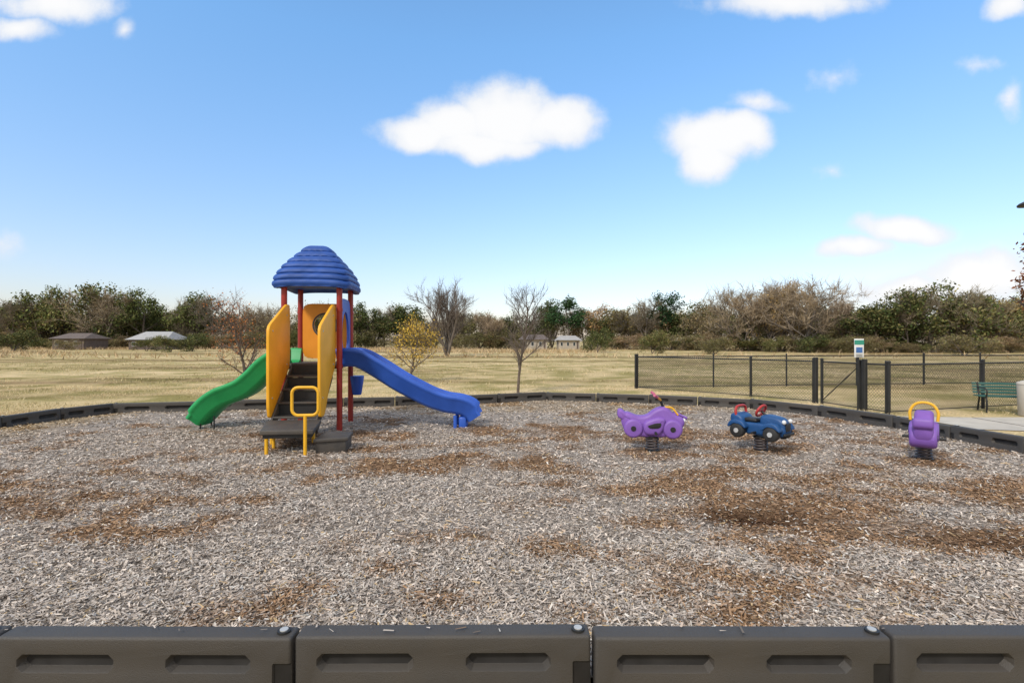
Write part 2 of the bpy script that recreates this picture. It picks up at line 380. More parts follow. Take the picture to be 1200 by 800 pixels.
# ------------------------------------------------------------ play structure
PS=empty('playground_slide_structure',(-3.19,8.47,0),R(6))
for i,(x,y) in enumerate([(-.42,-.42),(.42,-.42),(.42,.42),(-.42,.42)]):
    cyl(f'post_{i+1}',(x,y,-.05),(x,y,2.36),.045,'red',PS,20)
    for zc in (1.0,1.9): cyl(f'post_clamp',(x,y,zc-.025),(x,y,zc+.025),.052,'red',PS,20)
box('deck',(0,0,1.03),(.80,.80,.05),'black',PS,.008)
for i in range(5): box('deck_rib',(0,-.32+.16*i,.985),(.78,.02,.04),'black',PS)
zb,zt=2.27,2.95
hwt=[0,.12,.3,.5,.7,.86,1.0]; hwv=[.575,.575,.54,.46,.345,.245,.16]
def hw(t): return float(np.interp(t,hwt,hwv))
prof=[(.50,zb+.03),(.53,zb-.02),(.575,zb-.015)]; nl=7
for l in range(nl):
    t0=l/nl; t1=(l+1)/nl
    for f,bul in ((0.0,.0),(.2,.018),(.55,.021),(.85,.010),(.99,-.004)):
        t=t0+(t1-t0)*f; prof.append((hw(t)+bul,zb+(zt-zb)*t))
prof+=[(.13,zt+.008),(.05,zt+.02)]
V=[];ns=96
for w,z in prof:
    tt=(z-zb)/(zt-zb)
    for k in range(ns):
        a=2*math.pi*k/ns; c,s=math.cos(a),math.sin(a); n_=9-4*max(0,tt); r=1/((abs(c)**n_+abs(s)**n_)**(1/n_))
        corner=min(abs(c),abs(s))/max(abs(c),abs(s))
        zz=z-.03*(corner**3)*(1-tt)
        ww=w*(1+.005*math.sin(a*18+math.floor(tt*7)*1.7))
        V.append((ww*r*c,ww*r*s,zz))
F=[(i*ns+k,i*ns+(k+1)%ns,(i+1)*ns+(k+1)%ns,(i+1)*ns+k) for i in range(len(prof)-1) for k in range(ns)]
F.append(tuple((len(prof)-1)*ns+k for k in range(ns))); F.append(tuple(range(ns)))
obj('roof',V,F,'roofblue',PS,True,sharp=70)
def ringpanel(name,cx_,cz,hwid,hhei,hole,axis,pos,mat,hz=None,hh=None,th=.035,n_=5):
    n=48;V=[]
    for s in (-1,1):
        for ring in (0,1):
            for k in range(n):
                a=2*math.pi*k/n; c,si=math.cos(a),math.sin(a)
                if ring==0:
                    r=1/((abs(c)**n_+abs(si)**n_)**(1/n_)); p=(cx_+hwid*r*c,cz+hhei*r*si)
                else: p=(cx_+hole*c,(hz or cz)+(hh or hole)*si)
                V.append((pos+s*th/2,p[0],p[1]) if axis=='x' else (p[0],pos+s*th/2,p[1]))
    F=[]
    for k in range(n):
        j=(k+1)%n
        F+=[(k,j,n+j,n+k),(2*n+k,2*n+j,3*n+j,3*n+k),(k,j,2*n+j,2*n+k),(n+k,n+j,3*n+j,3*n+k)]
    return obj(name,V,F,mat,PS,True,sharp=40)
ringpanel('bubble_panel',0,1.58,.375,.47,.19,'y',.40,'orange',hz=1.68,n_=8)
ringpanel('slide_hood_panel',0,1.60,.36,.50,.25,'x',.41,'blue',hz=1.52,hh=.37)
tube('bubble_rim',[(.2*math.cos(t),.375,1.68+.2*math.sin(t)) for t in np.linspace(0,2*math.pi,40)[:-1]],.014,'black',PS,8,True)
pan=[(-.44,1.97),(-.58,1.97),(-1.27,1.64),(-1.33,1.56),(-1.33,.5),(-1.29,.33),(-1.10,.33),(-.80,.74),(-.44,1.02)]
for i,x in enumerate((-.345,.345)):
    extrude(f'stair_side_panel_{i+1}',pan,.045,'yellow',PS,'x',x,.012,it=2,q=.12)
    extrude(f'stair_stringer_{i+1}',[(-.42,1.03),(-.42,.82),(-1.30,.10),(-1.34,.28)],.03,'black',PS,'x',x*.88,.004,it=0)
    for (yy,zz) in ((-.6,1.80),(-1.2,1.55),(-1.22,.6),(-.6,1.05)): cyl('panel_bolt',(x-.03,yy,zz),(x+.03,yy,zz),.012,'steel',PS,10)
for k in range(1,5):
    z=1.05-.18*k; y=-.42-.2*k+.08
    box(f'step_{k}',(0,y-.02,z),(.61,.23,.03),'black',PS,.006)
    box(f'riser_{k}',(0,y+.105,z+.085),(.60,.012,.15),'dark',PS)
    for s in range(5): box('tread_grip',(0,y-.10+s*.04,z+.0175),(.57,.012,.006),'dark',PS)
extrude('transfer_platform',[(-.36,-1.30),(-.14,-2.18),(.50,-2.18),(.37,-1.30)],.055,'black',PS,'z',.275,.01,it=0)
extrude('platform_skirt',[(-.33,-1.36),(-.115,-2.15),(.47,-2.15),(.34,-1.36)],.05,'dark',PS,'z',.225,.004,it=0)
for i,(x,y) in enumerate([(-.08,-2.12),(-.12,-1.75),(.30,-1.45),(-.25,-1.45)]): cyl(f'platform_leg_{i+1}',(x,y,-.05),(x,y,.25),.022,'ytube',PS)
extrude('low_step',[(.50,-1.62),(.50,-2.20),(.90,-2.10),(.88,-1.66)],.04,'black',PS,'z',.165,.008,it=0)
extrude('low_step_side',[(.52,-2.17),(.53,-1.66),(.86,-1.68),(.87,-2.09)],.15,'black',PS,'z',.07,.006,it=0)
def loop(cxl,yl,z0,z1,hwid,r=.075,n=6):
    out=[]
    for cc,zz,a0 in ((cxl+hwid-r,z1-r,0),(cxl-hwid+r,z1-r,90),(cxl-hwid+r,z0+r,180),(cxl+hwid-r,z0+r,270)):
        for k in range(n+1): a=R(a0+90*k/n); out.append((cc+r*math.cos(a),yl,zz+r*math.sin(a)))
    return out
tube('handrail_loop',loop(.43,-2.28,.50,.84,.155),.019,'ytube',PS,12,True)
cyl('handrail_stem',(.43,-2.28,-.05),(.43,-2.28,.50),.021,'ytube',PS)
def slide(name,path,yc,mat,width=.5,sgn=1):
    P=catmull([(x,0,z) for x,z in path],5)
    h=width/2
    cs=[(-h+.06,.20),(-h+.075,.05),(-h+.14,.0),(0,-.005),(h-.14,.0),(h-.075,.05),(h-.06,.20),(h-.04,.235),(h-.005,.235),(h+.012,.20),(h,.165),(h-.02,.15),(h-.03,-.01),(h-.09,-.065),(0,-.07),(-h+.09,-.065),(-h+.03,-.01),(-h+.02,.15),(-h,.165),(-h-.012,.20),(-h+.005,.235),(-h+.04,.235)]
    V=[];n=len(cs)
    for i,p in enumerate(P):
        a=P[max(i-1,0)];b_=P[min(i+1,len(P)-1)]; t=b_-a; t/=np.linalg.norm(t); up=np.array([-t[2]*sgn,0,t[0]*sgn])
        if up[2]<0: up=-up
        for w,hh in cs: V.append(p+up*hh*(1 if i<len(P)-4 else .8)+np.array([0,yc+w,0]))
    F=[(i*n+k,i*n+(k+1)%n,(i+1)*n+(k+1)%n,(i+1)*n+k) for i in range(len(P)-1) for k in range(n)]
    F.append(tuple(range(n)));F.append(tuple((len(P)-1)*n+k for k in range(n)))
    return obj(name,V,F,mat,PS,True,world=True,sharp=75)
slide('slide_blue',[(-2.82,1.05),(-2.64,1.06),(-2.48,1.03),(-2.2,.87),(-1.9,.68),(-1.6,.52),(-1.35,.40),(-1.1,.32),(-.88,.285),(-.74,.23),(-.66,.12)],8.46,'blue')
slide('slide_green',[(-3.56,1.05),(-3.72,1.05),(-3.92,.94),(-4.12,.74),(-4.32,.58),(-4.52,.49),(-4.70,.42),(-4.86,.31),(-4.98,.18),(-5.07,.07)],8.42,'green',sgn=-1)
for i,(x,y,z) in enumerate([(-.92,8.30,.2),(-.92,8.60,.2)]): cyl('slide_foot',(x,y,-.05),(x,y,z),.03,'blue',PS,world=True)
box('slide_exit_foot',(-.80,8.46,.08),(.13,.34,.20),'blue',PS,.03,world=True)
for x,y in ((-5.02,8.25),(-5.02,8.55),(-4.80,8.25)): tube('green_slide_leg',[(x,y,-.05),(x,y,.20)],.012,'dark',PS,world=True)
tube('play_cup',[(-2.72,8.97,.47),(-2.72,8.97,.50),(-2.72,8.97,.78),(-2.72,8.97,.80)],[.075,.085,.125,.12],'blue',PS,20,world=True)
cyl('play_cup_arm',(-2.82,8.935,.70),(-2.72,8.97,.70),.015,'red',PS,world=True)

# ------------------------------------------------------------ spring riders
def spring(par,z0,z1,r,turns):
    P=[(r*math.cos(t)*(1-.12*math.sin(s*math.pi)),r*math.sin(t)*(1-.12*math.sin(s*math.pi)),z0+(z1-z0)*s) for s,t in [(k/(turns*14),2*math.pi*k/14) for k in range(int(turns*14)+1)]]
    tube('coil_spring',P,.0135,'spring',par,8)
    cyl('spring_top_plate',(0,0,z1),(0,0,z1+.012),r+.02,'dark',par)
    cyl('spring_base_plate',(0,0,-.02),(0,0,z0+.004),r+.015,'dark',par)
def rider(name,loc,rz,grip,sc=1):
    e=empty(name,loc,R(rz)); spring(e,.005,.185,.085,4.8)
    # motorbike-shaped body: tail, seat dip, tank hump, fairing nose
    body=[(-.42,.50),(-.33,.52),(-.20,.465),(-.08,.475),(.02,.56),(.12,.60),(.20,.585),(.28,.50),(.40,.455),(.42,.38),(.36,.27),(.20,.19),(0,.18),(-.20,.185),(-.34,.22),(-.41,.34)]
    extrude('body',body,.20,'purple',e,'y',0,.05,it=2,q=.2,seg=5)
    for nm,xx,rr in (('rear_wheel_cover',-.255,.128),('front_wheel_cover',.255,.128)):
        extrude(nm,[(xx+rr*math.cos(t),.305+rr*math.sin(t)) for t in np.linspace(0,2*math.pi,25)[:-1]],.27,'purple',e,'y',0,.035,it=0,seg=4)
        for s in (-1,1):
            cyl('wheel_hub',(xx,s*.130,.305),(xx,s*.142,.305),.035,'dark',e,16)
    extrude('leg_shield',[(-.12,.40),(.06,.47),(.17,.45),(.14,.30),(.08,.22),(-.08,.215),(-.13,.28)],.30,'purple',e,'y',0,.045,it=2,seg=4)
    extrude('tail_fin',[(-.38,.40),(-.47,.45),(-.46,.55),(-.40,.55),(-.31,.46)],.20,'purple',e,'y',0,.03,it=2)
    extrude('nose_fin',[(.24,.44),(.29,.55),(.36,.50),(.48,.45),(.36,.38)],.09,'purple',e,'y',0,.025,it=2)
    cyl('foot_peg',(.03,-.22,.26),(.03,.22,.26),.018,'dark',e)
    for s in (-1,1):
        sphere('headlight',(.405,s*.045,.42),(.025,.028,.028),'white',e)
        extrude('side_decal',[(-.08,.35),(.04,.39),(.11,.39),(.09,.32),(-.04,.31)],.008,'dark',e,'y',s*.151,.002,it=1)
    if grip=='ytube':
        tube('handle_hoop',catmull([(.06,-.135,.47),(.07,-.14,.58),(.08,-.09,.67),(.08,0,.70),(.08,.09,.67),(.07,.14,.58),(.06,.135,.47)],4),.017,'ytube',e)
    else:
        cyl('handle_stem',(.15,0,.56),(.11,0,.68),.018,'dark',e)
        tube('handle_bar',catmull([(.05,-.17,.74),(.09,-.08,.70),(.11,0,.68),(.09,.08,.70),(.05,.17,.74)],4),.014,'ytube',e)
        for s in (-1,1): cyl('grip',(.05,s*.16,.735),(.01,s*.21,.765),.02,'pink',e)
        tube('wheel_guard',catmull([(.16,-.05,.59),(.25,-.05,.585),(.33,-.05,.49)],4),.012,'ytube',e)
    e.scale=(sc,sc,sc); return e
rider('spring_rider_motorcycle',(1.81,6.61,0),-10,'pink',.95)
rider('spring_rider_motorcycle',(4.93,6.13,0),50,'ytube',.95)
car=empty('spring_rider_car',(3.21,6.6,0),R(-52)); spring(car,.005,.17,.08,4.8)
extrude('chassis',[(-.30,.21),(-.32,.33),(-.2,.36),(.30,.36),(.34,.30),(.32,.20)],.22,'carblue',car,'y',0,.03,it=2)
extrude('hood',[(.02,.28),(.02,.455),(.10,.475),(.27,.45),(.325,.40),(.335,.26)],.19,'carblue',car,'y',0,.04,it=2)
extrude('rear_body',[(-.33,.28),(-.35,.44),(-.27,.47),(-.17,.42),(-.15,.28)],.30,'carblue',car,'y',0,.035,it=2)
box('seat',(-.10,0,.385),(.18,.19,.05),'dark',car,.02)
box('grille',(.335,0,.335),(.014,.12,.10),'dark',car,.004)
for s in (-1,1):
    for x in (.21,-.22):
        extrude('fender',[(x-.13,.29),(x-.10,.36),(x-.02,.395),(x+.07,.375),(x+.12,.31),(x+.11,.285),(x+.05,.33),(x-.04,.34),(x-.10,.285)],.10,'carblue',car,'y',s*.165,.012,it=1)
        tube('wheel',[(x,s*.12,.25),(x,s*.13,.25),(x,s*.205,.25),(x,s*.215,.25)],[.075,.09,.09,.075],'tyre',car,24)
        tube('hub',[(x,s*.20,.25),(x,s*.222,.25)],[.036,.03],'steel',car,16)
    sphere('headlight',(.325,s*.085,.405),(.025,.028,.028),'white',car)
    cyl('foot_rest',(-.02,s*.1,.24),(-.02,s*.2,.24),.016,'dark',car)
tube('steering_wheel',[(.0+.035*math.cos(t),.10*math.sin(t),.51+.07*math.cos(t)) for t in np.linspace(0,2*math.pi,28)[:-1]],.016,'carred',car,10,True)
cyl('steering_column',(.08,0,.44),(0,0,.51),.015,'dark',car)
cyl('steering_spoke',(0,-.1,.51),(0,.1,.51),.012,'carred',car)
tube('roll_hoop',catmull([(-.26,-.13,.42),(-.27,-.13,.49),(-.27,-.09,.545),(-.27,.09,.545),(-.27,.13,.49),(-.26,.13,.42)],4),.017,'carred',car)
box('bumper',(.345,0,.25),(.03,.26,.035),'dark',car,.01)

# ------------------------------------------------------------ chain link fence
ZT=.90
def wires(p0,p1,z0,z1,sp=.075,r=.0028):
    p0=np.array(p0);p1=np.array(p1);d=p1-p0;Lf=np.linalg.norm(d);d=d/Lf; H=z1-z0; A=[];B=[]
    for sg in (1,-1):
        s=-H
        while s<Lf+H:
            a0,a1=(s,s+H) if sg>0 else (s+H,s)
            lo,hi=min(a0,a1),max(a0,a1)
            if hi>0 and lo<Lf:
                def pt(t): 
                    a=a0+(a1-a0)*t; q=p0+d*a; return (q[0],q[1],z0+H*t)
                ts=sorted([(0-a0)/(a1-a0),(Lf-a0)/(a1-a0)]); t0=max(0,ts[0]);t1=min(1,ts[1])
                if t1>t0: A.append(pt(t0));B.append(pt(t1))
            s+=sp
    A=np.array(A);B=np.array(B);n=np.array([-d[1],d[0],0]);D=(B-A);D/=np.linalg.norm(D,axis=1)[:,None]; U=np.cross(D,n[None]); 
    offs=[(0,1),(-.87,-.5),(.87,-.5)]
    V=np.stack([A+(n*o[0]+U*o[1])*r for o in offs]+[B+(n*o[0]+U*o[1])*r for o in offs],1).reshape(-1,3)
    k=np.arange(len(A))[:,None]*6; F=np.concatenate([k+np.array([[0,1,4,3]]),k+np.array([[1,2,5,4]]),k+np.array([[2,0,3,5]])]); return V,F
def fence(name,pts,r=.0028,sp=.075):
    e=empty(name,(pts[0][0],pts[0][1],GZ)); off=np.array([pts[0][0],pts[0][1],GZ])
    for i in range(len(pts)-1):
        a,b_=np.array(pts[i]),np.array(pts[i+1]); Lf=np.linalg.norm(b_-a)
        V,F=wires(a,b_,GZ+.03,ZT,sp,r); npmesh('mesh_wire',V-off,F,'dark',e)
        for z in (ZT,GZ+.05): cyl('rail',tuple(np.r_[a,z]-off),tuple(np.r_[b_,z]-off),.018 if z>0 else .010,'dark',e,8)
        n=max(1,round(Lf/2.6))
        for k in range(n+(i==len(pts)-2)):
            q=a+(b_-a)*k/n; rr=.035 if k==0 else .026
            cyl('line_post',tuple(np.r_[q,GZ-.1]-off),tuple(np.r_[q,ZT+.05]-off),rr,'dark',e,10)
            sphere('post_cap',tuple(np.r_[q,ZT+.06]-off),(rr*1.15,rr*1.15,.03),'dark',e)
    return e
fence('chain_link_fence',[(4.08,16.9),(6.67,14.3),(7.62,12.95)],r=.0034)
fence('chain_link_fence',[(8.06,10.95),(10.9,11.85),(17,13.6)],r=.0032)
fence('chain_link_fence',[(4.15,16.95),(14.8,18.4),(24,19.6)],r=.004)
fence('chain_link_fence',[(7.92,11.55),(8.04,11.0)])
g=fence('chain_link_gate',[(7.70,12.72),(7.90,11.62)],r=.0034)
off=np.array(g.location)
for (x,y) in ((7.64,12.88),(7.92,11.50)): cyl('gate_post',tuple(np.array([x,y,GZ-.1])-off),tuple(np.array([x,y,ZT+.10])-off),.055,'dark',g,14); 
cyl('gate_brace',tuple(np.array([7.70,12.72,GZ+.08])-off),tuple(np.array([7.9,11.62,ZT-.03])-off),.012,'dark',g,8)
sg=empty('dog_park_sign',(7.74,11.42,0))
cyl('sign_post',(0,.03,GZ-.1),(0,.03,1.45),.022,'dark',sg)
box('sign_board',(0,0,1.25),(.21,.015,.42),'white',sg,.004)
box('sign_header',(0,-.010,1.38),(.21,.006,.10),'signgreen',sg)
box('sign_picture',(.0,-.010,1.21),(.14,.006,.12),'signblue',sg)
for i in range(4): box('sign_text_line',(0,-.010,1.11-.022*i),(.15-.02*(i%2),.005,.008),'dark',sg)
pth=obj('concrete_path',[(8.0,10.55,GZ+.012),(9.3,10.40,GZ+.012),(24,10.6,GZ+.012),(24,8.3,GZ+.012),(9.6,8.6,GZ+.012),(8.2,9.0,GZ+.012)],[(0,1,2,3,4,5)],'concrete')
for x in (9.3,10.8,12.3,13.8): box('path_joint',(x,9.5,GZ+.017),(.012,1.7,.004),'wallB',pth)
be=empty('park_bench',(10.75,11.2,GZ),R(-22)); be.scale=(.8,.85,.8)
for i in range(5): box(f'seat_slat_{i+1}',(0,-.16+.085*i,.44),(1.15,.07,.03),'teal',be,.006)
for i in range(4): box(f'back_slat_{i+1}',(0,.24+.02*i,.52+.08*i),(1.15,.025,.06),'teal',be,.006,rot=(R(-12),0,0))
for x in (-.45,.45):
    tube('bench_frame',catmull([(x,-.24,.0),(x,-.2,.40),(x,.1,.42),(x,.2,.45),(x,.30,.80)],4),.022,'dark',be)
    tube('bench_leg',catmull([(x,.28,0),(x,.16,.42)],4),.022,'dark',be)
    tube('arm_rest',catmull([(x,-.2,.40),(x,-.22,.62),(x,.22,.66)],4),.018,'dark',be)
tb=empty('trash_bin',(10.75,10.6,GZ))
tube('bin_body',[(0,0,0),(0,0,.02),(0,0,.62),(0,0,.66)],[.18,.20,.22,.22],'concrete',tb,24)
tube('bin_lid',[(0,0,.665),(0,0,.70),(0,0,.74)],[.23,.22,.12],'concrete',tb,24)
sl=empty('street_lamp',(12.63,12,GZ))
tube('lamp_pole',[(0,0,0),(0,0,.3),(0,0,4.85)],[.09,.065,.045],'dark',sl,14)
tube('lamp_arm',[(0,0,4.82),(-.35,0,4.86)],.025,'dark',sl,8)
tube('lamp_head',[(-.52,0,4.72),(-.52,0,4.75),(-.52,0,4.79),(-.52,0,4.85)],[.20,.21,.17,.05],'dark',sl,20)

# ------------------------------------------------------------ trees
def segs2mesh(S,sides=5):
    S=np.array(S); p0=S[:,0:3];p1=S[:,3:6];r0=S[:,6];r1=S[:,7]
    d=p1-p0; d/=np.linalg.norm(d,axis=1)[:,None]+1e-9
    up=np.where(np.abs(d[:,2:3])<.9,np.array([[0,0,1.]]),np.array([[1.,0,0]]))
    u=np.cross(d,up);u/=np.linalg.norm(u,axis=1)[:,None];w=np.cross(d,u);V=[]
    for P,r in ((p0,r0),(p1,r1)):
        for k in range(sides):
            a=2*math.pi*k/sides; V.append(P+(u*math.cos(a)+w*math.sin(a))*r[:,None])
    V=np.stack(V,1).reshape(-1,3); b=np.arange(len(S))[:,None]*(2*sides)
    F=np.concatenate([b+np.array([[k,(k+1)%sides,sides+(k+1)%sides,sides+k]]) for k in range(sides)]); return V,F
def gen_tree(seed,H=10,trunk=.35,r=None,levels=4,nch=(4,5,5,4),spread=.75,up=.25,start=.25,stems=1,lean=.1,ratio=.62,wob=.12):
    rg=np.random.default_rng(seed); S=[];tips=[]
    def unit(v): return v/np.linalg.norm(v)
    def branch(p,d,l,r,lev):
        n=5 if lev==0 else 4 if lev<3 else 3; pts=[p]; rr=[r]
        for i in range(n):
            d=unit(d+rg.normal(0,wob,3)*(1 if lev else .5)+np.array([0,0,up*.25 if lev else .05])); q=pts[-1]+d*l/n; r2=r*(1-(i+1)/n*(.55 if lev<levels else .8))
            S.append((*pts[-1],*q,rr[-1],r2)); pts.append(q); rr.append(r2)
        if lev>=levels-1: tips.extend([(pts[i],d,lev) for i in range(1,n+1)])
        if lev<levels:
            for j in range(nch[lev]):
                t=start+(1-start)*(j+rg.random())/nch[lev] if lev==0 else .3+.7*(j+rg.random())/nch[lev]
                t=min(t,.999); i=int(t*n); f=t*n-i; q=pts[i]*(1-f)+pts[i+1]*f
                az=rg.uniform(0,2*math.pi) if lev else j*2.4+rg.normal(0,.4)
                perp=unit(np.cross(d,np.array([math.cos(az),math.sin(az),.1])))
                nd=unit(d*(1-spread*.55)+perp*spread+np.array([0,0,up]))
                branch(q,nd,l*ratio*rg.uniform(.75,1.15)*(1-.35*t if lev==0 else 1),(rr[i]*(1-f)+rr[i+1]*f)*.6,lev+1)
    for s in range(stems):
        a=2*math.pi*s/stems+rg.random(); ln=lean*(1 if stems>1 else .4)
        branch(np.array([math.cos(a),math.sin(a),0])*trunk*.3*(stems>1),unit(np.array([math.cos(a)*ln,math.sin(a)*ln,1])),H*.62,r or trunk/2,0)
    S=np.array(S); zmax=S[:,5].max(); f=H/zmax; S[:,:6]*=f
    return S,[(t[0]*f,t[1],t[2]) for t in tips],rg
def tree_mesh(name,seed,mats,twig=None,leaf=None,sides=4,minr=0,**kw):
    S,tips,rg=gen_tree(seed,**kw)
    if minr: S[:,6:8]=np.maximum(S[:,6:8],minr)
    V,F=segs2mesh(S,sides); Vs=[V];Fq=[F];Ft=[];cols=[np.tile([.1,.08,.06],(len(V),1))];base=len(V); mi=[np.zeros(len(F))]; mt=[]
    TP=np.array([t[0] for t in tips]); TD=np.array([t[1] for t in tips])
    if leaf:
        n,sp,sz,cl=leaf; c=np.repeat(TP,n,0); 
        keep=np.repeat(rg.random(len(TP))<.78,n); c=c[keep]; m_=len(c)
        clump=np.repeat(rg.normal(1,.28,len(TP)).clip(.45,1.7),n)[keep]
        c=c+rg.normal(0,sp,(m_,3)); c[:,2]=np.maximum(c[:,2],.05); u=rg.normal(0,1,(m_,3));u/=np.linalg.norm(u,axis=1)[:,None]; w=np.cross(u,rg.normal(0,1,(m_,3))); w/=np.linalg.norm(w,axis=1)[:,None]
        s=sz*rg.uniform(.5,1.2,m_)[:,None]
        q=np.stack([c-u*s,c-w*s*.5,c+u*s,c+w*s*.5],1).reshape(-1,3)
        col=np.array(cl)[rg.integers(0,len(cl),m_)]*(clump*rg.normal(1,.2,m_).clip(.4,1.6))[:,None]
        Vs.append(q);Fq.append(np.arange(m_*4).reshape(-1,4)+base);base+=m_*4;cols.append(np.repeat(col,4,0));mi.append(np.ones(m_))
    if twig:
        n,ln,wd,cl=twig; c=np.repeat(TP,n,0); D=np.repeat(TD,n,0); m_=len(c)
        c=c+rg.normal(0,ln*.05,(m_,3))
        d=D+rg.normal(0,.6,(m_,3))+np.array([0,0,.3]); d/=np.linalg.norm(d,axis=1)[:,None]
        s=np.cross(d,rg.normal(0,1,(m_,3)));s/=np.linalg.norm(s,axis=1)[:,None]
        l=ln*rg.uniform(.4,1.2,m_)[:,None]; w=wd*rg.uniform(.6,1.2,m_)[:,None]
        q=np.stack([c-s*w,c+s*w,c+d*l],1).reshape(-1,3)
        Vs.append(q);Ft.append(np.arange(m_*3).reshape(-1,3)+base);base+=m_*3
        cols.append(np.repeat(np.array(cl)*rg.normal(1,.25,m_).clip(.4,1.7)[:,None],3,0));mt.append(np.ones(m_))
    Fl=[np.concatenate(Fq)]+([np.concatenate(Ft)] if Ft else [])
    return npmesh(name,np.concatenate(Vs),Fl,None,col=np.concatenate(cols),matidx=np.concatenate(mi+mt),mats=mats,doobj=False)
FM=[M['barkfar'],M['leafvar']]
bk=(.22,.175,.13); bk2=(.30,.235,.16)  # tree line colours lightened to stand in for distance haze
VAR={}
VAR['bareA']=tree_mesh('bare_tree_a',11,FM,twig=(5,1.2,.022,bk),sides=3,levels=3,nch=(8,5,4),H=10,trunk=.4,spread=.75,up=.25,start=.2,minr=.02)
VAR['bareB']=tree_mesh('bare_tree_b',12,FM,twig=(4,1.2,.024,bk2),sides=3,levels=3,nch=(7,5,4),H=10,trunk=.45,spread=.85,up=.2,start=.15,stems=2,lean=.35,minr=.02)
VAR['bareC']=tree_mesh('bare_tree_c',13,FM,twig=(3,1.2,.022,bk2),sides=3,levels=3,nch=(7,5,4),H=10,trunk=.4,spread=.6,up=.35,start=.12,stems=3,lean=.35,minr=.02)
gr=[(.085,.11,.035),(.115,.13,.045),(.065,.085,.03),(.14,.14,.05)]
ol=[(.17,.15,.065),(.21,.175,.075),(.13,.13,.05),(.23,.175,.085)]
rb=[(.25,.17,.09),(.20,.15,.075),(.28,.20,.11),(.16,.14,.06)]
yb=[(.34,.22,.08),(.28,.19,.08),(.22,.16,.07)]
VAR['oakA']=tree_mesh('oak_a',21,FM,leaf=(13,.42,.22,gr),sides=3,levels=3,nch=(7,5,4),H=10,trunk=.5,spread=.9,up=.15,start=.15)
VAR['oakB']=tree_mesh('oak_b',22,FM,leaf=(9,.45,.24,gr+ol[:2]),sides=3,levels=3,nch=(6,5,4),H=10,trunk=.5,spread=.9,up=.1,start=.12,stems=2,lean=.4)
VAR['scrubA']=tree_mesh('scrub_a',31,FM,leaf=(6,.5,.22,ol),twig=(2,.9,.025,bk),sides=3,levels=3,nch=(6,4,4),H=10,trunk=.35,spread=.9,up=.1,start=.04,stems=3,lean=.5)
VAR['scrubB']=tree_mesh('scrub_b',32,FM,leaf=(5,.5,.2,rb),twig=(4,.9,.025,bk2),sides=3,levels=3,nch=(6,4,4),H=10,trunk=.35,spread=.85,up=.12,start=.05,stems=3,lean=.5)
VAR['gold']=tree_mesh('gold_a',33,FM,leaf=(4,.5,.2,yb),twig=(3,.9,.025,bk2),sides=3,levels=3,nch=(6,5,4),H=10,trunk=.35,spread=.8,up=.2,start=.1,stems=2,lean=.3)
VAR['pine']=tree_mesh('pine_a',41,FM,leaf=(22,.34,.18,[(.04,.085,.03),(.06,.10,.04),(.035,.07,.03)]),levels=2,nch=(9,6),H=10,trunk=.35,spread=.95,up=.12,start=.45,ratio=.42)
tl=empty('distant_tree_line',(0,100,GZ))
def put(kind,x,y,h,w=1,par=tl,name=None,rz=None):
    o=link(bpy.data.objects.new(name or 'tree_line_'+kind,VAR[kind])); 
    if par: o.parent=par; o.location=(x-par.location[0],y-par.location[1],0)
    else: o.location=(x,y,GZ)
    s=h/10; o.scale=(s*w,s*w,s); o.rotation_euler=(0,0,random.uniform(0,6.28) if rz is None else rz); return o
def dist_at(u): return 118-38*float(sstep(620,1000,np.array(u)))
n_=85
for i in range(n_):
    u=-120+1440*(i+random.random())/n_; d=dist_at(u)+random.uniform(-4,16)
    put(random.choice(['scrubA','oakA','oakB','bareB','bareA','bareC','gold','scrubB']),(u-600)*d/600,d,random.uniform(5.8,10.2)*(d/118)**.7,random.uniform(1.0,1.5))
n_=95
for i in range(n_):
    u=-120+1440*(i+random.random())/n_; d=dist_at(u)+random.uniform(-12,-5)
    if 612<u<690: continue
    put(random.choice(['scrubA','scrubB','oakB','scrubA']),(u-600)*d/600,d,random.uniform(1.8,4.4)*(d/118),random.uniform(1.5,2.4))
for u,vt,kind,w in [(12,350,'bareA',1),(48,336,'oakA',1.0),(75,347,'scrubA',1.1),(118,337,'bareB',1.1),(140,334,'oakB',1.1),(165,341,'oakA',1.0),(232,343,'oakA',1.),(215,348,'bareC',.9),
    (250,349,'bareA',1),(310,356,'bareB',1),(380,354,'scrubA',1),(430,356,'oakA',1.),(450,360,'bareA',1.1),(575,364,'bareC',1.2),(640,352,'oakA',.9),(665,350,'pine',1.5),(735,356,'gold',1.1),
    (712,364,'oakB',1),(755,350,'bareA',.9),(775,345,'pine',1.2),(830,354,'scrubB',1.1),(868,334,'bareB',1.1),(895,325,'bareC',1.25),(912,332,'gold',.9),(938,326,'bareB',1.2),(965,338,'bareA',1.1),(1000,347,'bareC',1.1),
    (1035,346,'oakB',1.2),(1065,338,'bareA',1),(1095,331,'oakB',1.1),(1125,338,'bareB',1.2),(1148,343,'oakA',1.1),(1165,345,'gold',1.1),(1195,341,'oakB',1.1),(1235,332,'bareB',1.2),(-30,342,'oakB',1.2)]:
    d=dist_at(u)-6+random.uniform(-5,5); h=(400-vt)*d/600+1.55
    put(kind,(u-600)*d/600,d,h,w)
VAR['big']=tree_mesh('bare_mid',55,[M['barkfar'],M['leaf']],twig=(3,.8,.014,(.15,.12,.10)),levels=3,nch=(7,5,4),H=8.6,trunk=.4,spread=.65,up=.3,start=.08,stems=4,lean=.45,minr=.012)
o=link(bpy.data.objects.new('bare_tree',VAR['big'])); o.location=(-7.1,56,GZ); o.scale=(.85,.85,1)
def bush(u,d,h,w,kind='oakB'): put(kind,(u-600)*d/600,d,h,w,None,'bush')
